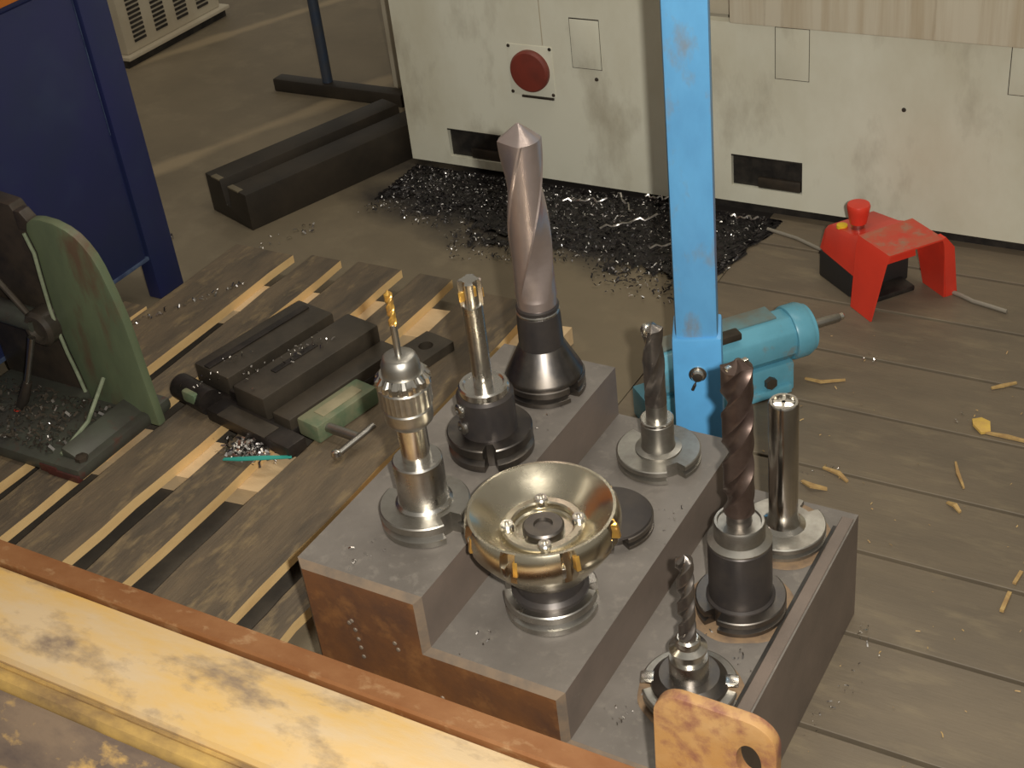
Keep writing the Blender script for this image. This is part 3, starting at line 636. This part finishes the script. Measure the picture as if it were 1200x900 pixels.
chn = thing('steel_channel', 'dark steel channel section lying on the floor near the machine', 'steel section', (-1.02, 1.055, 0), -math.radians(19))
mb = MB(); cp = [(-.075, 0), (.075, 0), (.075, .078), (.010, .078), (.006, .03), (-.012, .03), (-.018, .084), (-.075, .084)]
mb.prism(cp, 0, .455).build('channel_body', channelm, chn, angle=20, bevel=.002)
for a, b, zt in ((-.050, -.020, .0845), (.011, .050, .0785)):
    MB().box(a, b, -.0012, .012, zt - .003, zt + .0006, bev=.0006).build('bare_lip', channelm2, chn)

# ---------------------------------------------------------------- green machine at left edge
gm = thing('green_cast_stand', 'dull green cast iron stand with arched leg and lever at left edge', 'machine stand', (-.78, .30, .05))
GXo, GYo, GZo = -.78, .30, .05
outer = [(-.765, .362), (-.759, .377), (-.745, .386), (-.728, .388), (-.703, .386), (-.68, .379), (-.664, .370), (-.652, .358), (-.641, .342), (-.633, .322), (-.623, .28), (-.615, .235), (-.612, .19), (-.610, .145), (-.607, .10), (-.604, .051)]
inner = [(-.741, .051), (-.745, .085), (-.750, .12), (-.757, .155), (-.761, .19), (-.763, .233), (-.760, .29), (-.757, .33)]
ap = [(x - GXo, z - GZo) for x, z in outer + inner]
# arched leg: web between two edges, thick casting
lg = MB(); npt = len(ap)
lg.prism(ap, .380 - GYo, .396 - GYo); lg.build('arched_leg', green, gm, angle=40, bevel=.004)
edge = [(x - GXo, .376 - GYo, z - GZo) for x, z in inner[1:]] + [((-.765) - GXo, .376 - GYo, .362 - GZo)]
MB().tube(edge, .0030, 8).build('leg_edge_bead', greenedge, gm)
MB().box(-.94 - GXo, -.62 - GXo, .225 - GYo, .43 - GYo, 0, .022, bev=.008).build('base_casting', greenoil, gm)
MB().prism([(-.672 - GXo, .02), (-.632 - GXo, .02), (-.648 - GXo, .030), (-.668 - GXo, .038)], .245 - GYo, .385 - GYo).build('base_rib', greenoil, gm, bevel=.003)
MB().tube([(-.672 - GXo, .245 - GYo, .024), (-.674 - GXo, .31 - GYo, .040), (-.690 - GXo, .374 - GYo, .075)], .0034, 8).build('rib_bead', greenedge, gm)
MB().box(-.70 - GXo, -.665 - GXo, .223 - GYo, .2255 - GYo, .003, .016, bev=.001).build('red_stripe', darkred, gm)
MB().box(-.685 - GXo, -.622 - GXo, .222 - GYo, .232 - GYo, .0, .012, bev=.002).build('red_foot_edge', darkred, gm)
MB().lathe([(.0005, 0), (.010, 0), (.010, .006), (.0005, .008)], 6, 0, T(-.635 - GXo, .25 - GYo, .022)).build('foot_bolt', darkcast, gm)
MB().prism([(-.94 - GXo, .02), (-.765 - GXo, .02), (-.768 - GXo, .20), (-.775 - GXo, .30), (-.80 - GXo, .345), (-.94 - GXo, .36)], .392 - GYo, .42 - GYo).build('inner_housing', darkcast, gm, bevel=.005)
MB().lathe([(.0005, 0), (.030, 0), (.030, .03), (.024, .036), (.018, .036), (.016, .028), (.0005, .028)], 32, 0, T(-.786 - GXo, .392 - GYo, .20 - GZo, rx=PI / 2)).build('hub', visesteel, gm)
MB().tube([(-.94 - GXo, .372 - GYo, .215 - GZo), (-.80 - GXo, .374 - GYo, .205 - GZo)], .019, 20).build('drive_shaft', greenoil, gm)
lv = MB().tube([(-.786 - GXo, .345 - GYo, .195 - GZo), (-.80 - GXo, .335 - GYo, .15 - GZo), (-.815 - GXo, .325 - GYo, .105 - GZo)], [.006, .005, .005], 12).build('lever', steel, gm)
MB().tube([(-.810 - GXo, .329 - GYo, .118 - GZo), (-.822 - GXo, .319 - GYo, .088 - GZo), (-.83 - GXo, .312 - GYo, .074 - GZo)], [.007, .009, .006], 14).build('lever_grip', darkcast, lv)
MB().lathe([(.0005, 0), (.0075, .003), (.0085, .009), (.006, .014), (.0005, .016)], 16, 0, T(-.832 - GXo, .310 - GYo, .058 - GZo)).build('lever_knob', redpaint, lv)
MB().tube([(-.89 - GXo, .37 - GYo, .31 - GZo), (-.80 - GXo, .362 - GYo, .225 - GZo)], .005, 10).build('stay_rod', visesteel, gm)
MB().prism([(-.785 - GXo, .31), (-.757 - GXo, .312), (-.760 - GXo, .328), (-.772 - GXo, .342), (-.785 - GXo, .342)], .384 - GYo, .405 - GYo).build('top_bracket', darkcast, gm, bevel=.003)

# ---------------------------------------------------------------- machine vise on the duckboard
vs_ = thing('machine_vise', 'oily dark machine vise with worn green end lying on the duckboard', 'vise', (-.47, .54, .05), -math.radians(11))
MB().box(-.135, .10, -.12, .13, 0, .012, bev=.003).build('base', visedark, vs_)
MB().box(-.135, -.052, -.075, .15, .012, .046, bev=.003).build('fixed_jaw', visesteel, vs_)
MB().box(-.112, -.098, -.073, .14, .046, .0485, bev=.001).build('jaw_groove_strip', visedark, vs_)
MB().box(-.020, .050, -.09, .155, .012, .053, bev=.003).build('sliding_jaw', visesteel, vs_)
MB().box(.000, .012, -.03, .06, .053, .0545, bev=.0006).build('jaw_inlay', visedark, vs_)
MB().box(.058, .098, -.085, .15, .0, .030, bev=.003).build('side_rail', visesteel, vs_)
MB().box(-.05, -.022, -.08, .14, .012, .028, bev=.003).build('jaw_slide', visedark, vs_)
gp = MB().box(.102, .148, -.075, .050, .0, .030, bev=.004).build('green_end_plate', visegreen, vs_)
MB().box(.114, .136, -.05, .03, .030, .0312, bev=.0005).build('worn_patch', mat('bare_worn_patch', (.36, .31, .19), (.28, .25, .15), 0, .5, 30), gp)
MB().tube([(-.135, -.108, .022), (-.055, -.112, .022)], .021, 24).build('round_boss', visedark, vs_)
MB().box(-.10, -.068, -.132, -.12, .02, .040, bev=.004).build('boss_cap', visegreen, vs_)
MB().box(-.05, .14, -.128, -.092, .0, .022, bev=.004).build('front_bar', visedark, vs_)
MB().box(-.02, .09, -.130, -.10, .0215, .0235, bev=.0008).build('front_strip', visesteel, vs_)
MB().tube([(.14, -.055, .018), (.205, -.048, .018)], .0075, 16).build('screw_shaft', satin, vs_)
MB().tube([(.20, -.085, .010), (.212, -.02, .026)], .005, 12).build('screw_handle', satin, vs_)
MB().lathe([(.0005, 0), (.006, .002), (.008, .008), (.006, .014), (.0005, .016)], 16, 0, T(.199, -.088, .002)).build('handle_ball', bright, vs_)

br = thing('drilled_steel_plate', 'small grey steel plate with a round hole lying on duckboard behind drill chuck', 'plate', (-.322, .692, .0505), -math.radians(12))
NN2 = 32; rc = lambda a: min(.030 / max(1e-6, abs(math.cos(a))), .046 / max(1e-6, abs(math.sin(a))))
vs = []
for z in (0, .016):
    vs += [(rc(2 * PI * i / NN2) * math.cos(2 * PI * i / NN2), rc(2 * PI * i / NN2) * math.sin(2 * PI * i / NN2), z) for i in range(NN2)]
    vs += [(.012 * math.cos(2 * PI * i / NN2), .012 * math.sin(2 * PI * i / NN2) + .012, z) for i in range(NN2)]
fs = []
for i in range(NN2):
    j = (i + 1) % NN2; n2 = NN2
    fs += [(i, n2 + i, n2 + j, j), (2 * n2 + i, 2 * n2 + j, 3 * n2 + j, 3 * n2 + i), (i, j, 2 * n2 + j, 2 * n2 + i), (n2 + i, 3 * n2 + i, 3 * n2 + j, n2 + j)]
MB().add(vs, fs).build('plate_body', visesteel, br, angle=30)

# ---------------------------------------------------------------- loose bits
def strip(name, pts, w, th, m, label, cat, group=None):
    mb = MB(); n = len(pts); vs = []; fs = []
    P = [Vector(p) for p in pts]
    for i, p in enumerate(P):
        d = (P[min(i + 1, n - 1)] - P[max(i - 1, 0)]); d.z = 0; d.normalize(); s_ = Vector((-d.y, d.x, 0))
        ww = .7 * w * (.55 if i in (0, n - 1) else 1)
        for q in (-1, 1):
            for z in (0, th): vs.append(p + s_ * ww * q * .5 + Vector((0, 0, z)))
    for i in range(n - 1):
        a = i * 4; b = a + 4
        fs += [(a, b, b + 1, a + 1), (a + 2, a + 3, b + 3, b + 2), (a + 1, b + 1, b + 3, a + 3), (a, a + 2, b + 2, b)]
    fs += [(0, 1, 3, 2), ((n - 1) * 4, (n - 1) * 4 + 2, (n - 1) * 4 + 3, (n - 1) * 4 + 1)]
    return tag(mb.add(vs, fs).build(name, m), label, cat, group)
Z = .001
strip('wood_splinter', [(.236, .914, Z), (.262, .912, Z + .001), (.294, .931, Z)], .008, .003, chipwood, 'thin tan wood splinter on floor below the turquoise unit', 'splinter')
strip('wood_chip', [(.500, .900, Z), (.510, .886, Z + .004), (.520, .872, Z)], .036, .004, mat('yellow_wood', (.70, .47, .10), (.6, .38, .1), 0, .6, 60), 'bright yellow wood chip on a plank joint at right', 'wood chip')
strip('wood_splinter', [(.520, .873, Z), (.55, .874, Z), (.583, .872, Z)], .010, .003, chipwood, 'curved tan splinter trailing right from the yellow chip', 'splinter')
strip('wood_splinter', [(.499, .79, Z), (.509, .765, Z + .001), (.524, .738, Z)], .007, .003, chipwood, 'short upright brown splinter below the yellow chip', 'splinter')
strip('wood_splinter', [(.632, .60, Z), (.629, .575, Z)], .012, .003, chipwood, 'pale stick piece at right edge above the plank joint', 'splinter')
strip('wood_splinter', [(.628, .556, Z), (.627, .520, Z)], .013, .004, chipwood, 'pale stick piece at right edge below the plank joint', 'splinter')
strip('wood_shaving', [(.318, .672, Z), (.336, .660, Z + .006), (.356, .668, Z)], .012, .003, chipwood, 'orange wood shaving on floor just behind the boring bar', 'shaving')
strip('wood_shaving', [(.335, .712, Z), (.36, .704, Z + .003), (.376, .694, Z)], .010, .003, chipwood, 'pale wood shaving on floor right of the boring bar', 'shaving')
strip('wood_shaving', [(.512, .70, Z), (.524, .692, Z + .005), (.533, .686, Z)], .010, .003, chipwood, 'tiny pale shaving on plank at right below the brown splinter', 'shaving')
strip('wood_splinter', [(.50, .985, Z), (.512, .996, Z), (.53, 1.012, Z)], .009, .003, chipwood, 'pale wood splinter at right edge above the yellow chip', 'splinter')

def chips(name, label, spots, n, size, m, mx=None, zfun=None, curl=.3):
    mb = MB()
    for _ in range(n):
        x, y, z = spots()
        s_ = size * random.uniform(.5, 1.6); a = random.uniform(0, 2 * PI); tl = random.uniform(-.7, .7); t2 = random.uniform(-.7, .7)
        R_ = Matrix.Translation((x, y, z + s_ * .35)) @ Matrix.Rotation(a, 4, 'Z') @ Matrix.Rotation(tl, 4, 'X') @ Matrix.Rotation(t2, 4, 'Y')
        L_ = s_ * random.uniform(.8, 2.2); W_ = s_ * .45
        mb.add([(-L_ / 2, -W_ / 2, 0), (0, -W_ / 2, L_ * curl), (L_ / 2, -W_ / 2, 0), (L_ / 2, W_ / 2, 0), (0, W_ / 2, L_ * curl), (-L_ / 2, W_ / 2, 0)], [(0, 1, 4, 5), (1, 2, 3, 4)], 0, R_)
    return tag(mb.build(name, m), label, 'metal chips', None, 'stuff')
# oily bed of swarf in front of the machine
nb = MB(); gx, gy = 150, 50; vs = []; fs = []
def front_edge(x):     # nearest y reached by the chips
    return 1.13 + .10 * max(0, (-.45 - x) / .35) + .03 * math.sin(x * 17) + .015 * math.sin(x * 41) - .03 * math.exp(-((x + .14) / .1) ** 2) + (.21 * max(0, (x + .03) / .06) if x > -.03 else 0)
for i in range(gx):
    x = -.79 + .81 * i / (gx - 1)
    y0 = front_edge(x)
    for j in range(gy):
        v = j / (gy - 1); y = y0 + (1.391 - y0) * v
        z = .0012 + .007 * (math.sin(PI * min(1, v * 1.3 + .0)) ** .7 if 0 < v < 1 else 0) * random.uniform(.3, 1.0) * min(1, min(i, gx - 1 - i) / 4)
        vs.append((x + random.uniform(-.004, .004), y if j in (gy - 1,) else y + random.uniform(-.006, .004), z))
from mathutils import noise as mnoise
for i in range(gx - 1):
    for j in range(gy - 1):
        q = i * gy + j; p = vs[q]; v = j / (gy - 2)
        if mnoise.noise((p[0] * 14, p[1] * 14, .3)) * .5 + mnoise.noise((p[0] * 40, p[1] * 40, 1.3)) * .35 > v * 1.5 - .12: continue
        fs.append((q, q + gy, q + gy + 1, q + 1))
tag(nb.add(vs, fs).build('swarf_bed', oilbed, angle=60), 'black oily bed of metal chips on floor along the machine', 'metal chips', None, 'stuff')
def bedspot():
    x = random.uniform(-.78, .0); y0 = front_edge(x) - .05; y = y0 + (1.385 - y0) * random.random() ** .75; return x, y, .004
chips('bright_swarf', 'bright metal chips sprinkled over the black oily swarf bed', bedspot, 1150, .0030, mat('glinting_chips', (.85, .82, .80), None, .9, .35))
chips('dark_swarf', 'dark metal chips mixed into the black oily swarf bed', bedspot, 3000, .0046, mat('oily_black_chips', (.02, .017, .017), (.05, .043, .04), .5, .4, 60))
for i, (a, b, lab) in enumerate((((-.30, 1.36), (-.24, 1.30), 'long bright metal curl near machine bottom, left of the blue post'), ((-.27, 1.22), (-.19, 1.30), 'long bright diagonal metal curl in the middle of the swarf bed'), ((-.15, 1.18), (-.07, 1.26), 'bright metal curl on swarf beside the blue post'), ((-.39, 1.30), (-.31, 1.33), 'bright horizontal metal curl right beside the huge drill'), ((-.245, 1.365), (-.20, 1.372), 'short bright metal curl close under the machine panel edge'), ((-.17, 1.33), (-.14, 1.36), 'tiny metal curl on swarf just left of post near machine'), ((-.06, 1.34), (-.01, 1.348), 'thin metal curl on swarf right of the blue post'))):
    pts = [(a[0] + (b[0] - a[0]) * q / 10, a[1] + (b[1] - a[1]) * q / 10 + .005 * math.sin(q * 1.3), .022 + .003 * math.sin(q * 2.1)) for q in range(11)]
    tag(MB().tube(pts, .0022, 6).build('metal_curl', chipmat), lab, 'metal curl', 'metal curls on the swarf')
def on_step(i, n, sz, nm, lab, spots):
    def f():
        c = random.choice(spots); return c[0] + random.gauss(0, .012), c[1] + random.gauss(0, .012), (H1, H2, H3)[i]
    chips(nm, lab, f, n, sz, chipmat, curl=.2)
on_step(0, 22, .0022, 'scattered_chips', 'tiny bright chips scattered on the top step of the block', [(.06, .04), (.07, .055), (.12, .30), (.13, .33)])
on_step(1, 18, .0022, 'scattered_chips', 'tiny bright chips scattered on the middle step of the block', [(.20, .03), (.295, .2), (.29, .25), (.30, .3)])
on_step(2, 40, .0026, 'scattered_chips', 'tiny bright chips scattered on the lowest step of the block', [(.345, .075), (.35, .165), (.36, .15), (.43, .175), (.38, .19), (.35, .055)])
def fspot():
    return random.uniform(.2, .75), random.uniform(.2, 1.1), .001
def fclear():
    while True:
        x, y, z = fspot()
        if x > .475 or y > .47: return x, y, z
chips('floor_dust_chips', 'tiny pale chips and dust scattered over the planks at right', fclear, 90, .0024, chipwood, curl=.15)
def f2():
    c = random.choice([(.478, .415), (.475, .26), (.49, .39), (.495, .33), (.485, .30), (.3, .68), (.34, .72), (.47, .9), (.3, 1.0)]); return c[0] + abs(random.gauss(0, .012)), c[1] + random.gauss(0, .014), .001
chips('floor_metal_chips', 'bright metal chips on the planks beside the block', f2, 60, .0026, chipmat, curl=.2)
def f3():
    q = random.random(); return -.985 + .16 * q + random.gauss(0, .006), .66 + .12 * q + random.gauss(0, .006), .0505 if -.875 < -.985 + .16 * q else .001
def vrow():
    q = random.random(); return -.868 + .11 * q + random.gauss(0, .004), .60 + .20 * q + random.gauss(0, .006), .0505
chips('chip_trail', 'trail of bright metal chips on slat behind the green stand', vrow, 60, .004, chipmat)
def gbase():
    return random.uniform(-.92, -.68), random.uniform(.24, .37), .0725
chips('tray_chips', 'oily metal chips lying in the base of the green stand', gbase, 420, .006, visesteel)
chips('tray_bright_chips', 'few bright chips glinting in the base of the green stand', gbase, 50, .004, chipmat)
def vsp():
    c = random.choice([(-.50, .50), (-.47, .56), (-.455, .60), (-.565, .46), (-.56, .52)]); return c[0] + random.gauss(0, .012), c[1] + random.gauss(0, .02), .104 if c[0] > -.52 else .098
chips('vise_chips', 'small metal chips lying on the jaws of the dark vise', vsp, 60, .0035, chipmat)
def heap():
    a = random.uniform(0, 2 * PI); r = abs(random.gauss(0, .02)); return -.432 + 1.1 * r * math.cos(a), .385 + r * .7 * math.sin(a), .05 + max(0, .012 - r * .4) * random.random()
chips('swarf_heap', 'grey heap of stringy metal swarf in front of the dark vise', heap, 420, .006, chipmat)
strip('teal_strap', [(-.452, .350, .052), (-.42, .352, .060), (-.385, .366, .062), (-.355, .39, .055)], .012, .002, tealplastic, 'curved teal plastic strap beside the swarf heap below vise', 'strap')
def farspot():
    c = random.choice([(-.885, 1.0), (-1.09, .95), (-.84, 1.06)]); return c[0] + random.gauss(0, .013), c[1] + random.gauss(0, .013), .001
chips('far_chips', 'few shiny chips on the floor in front of steel channel', farspot, 26, .005, chipmat)
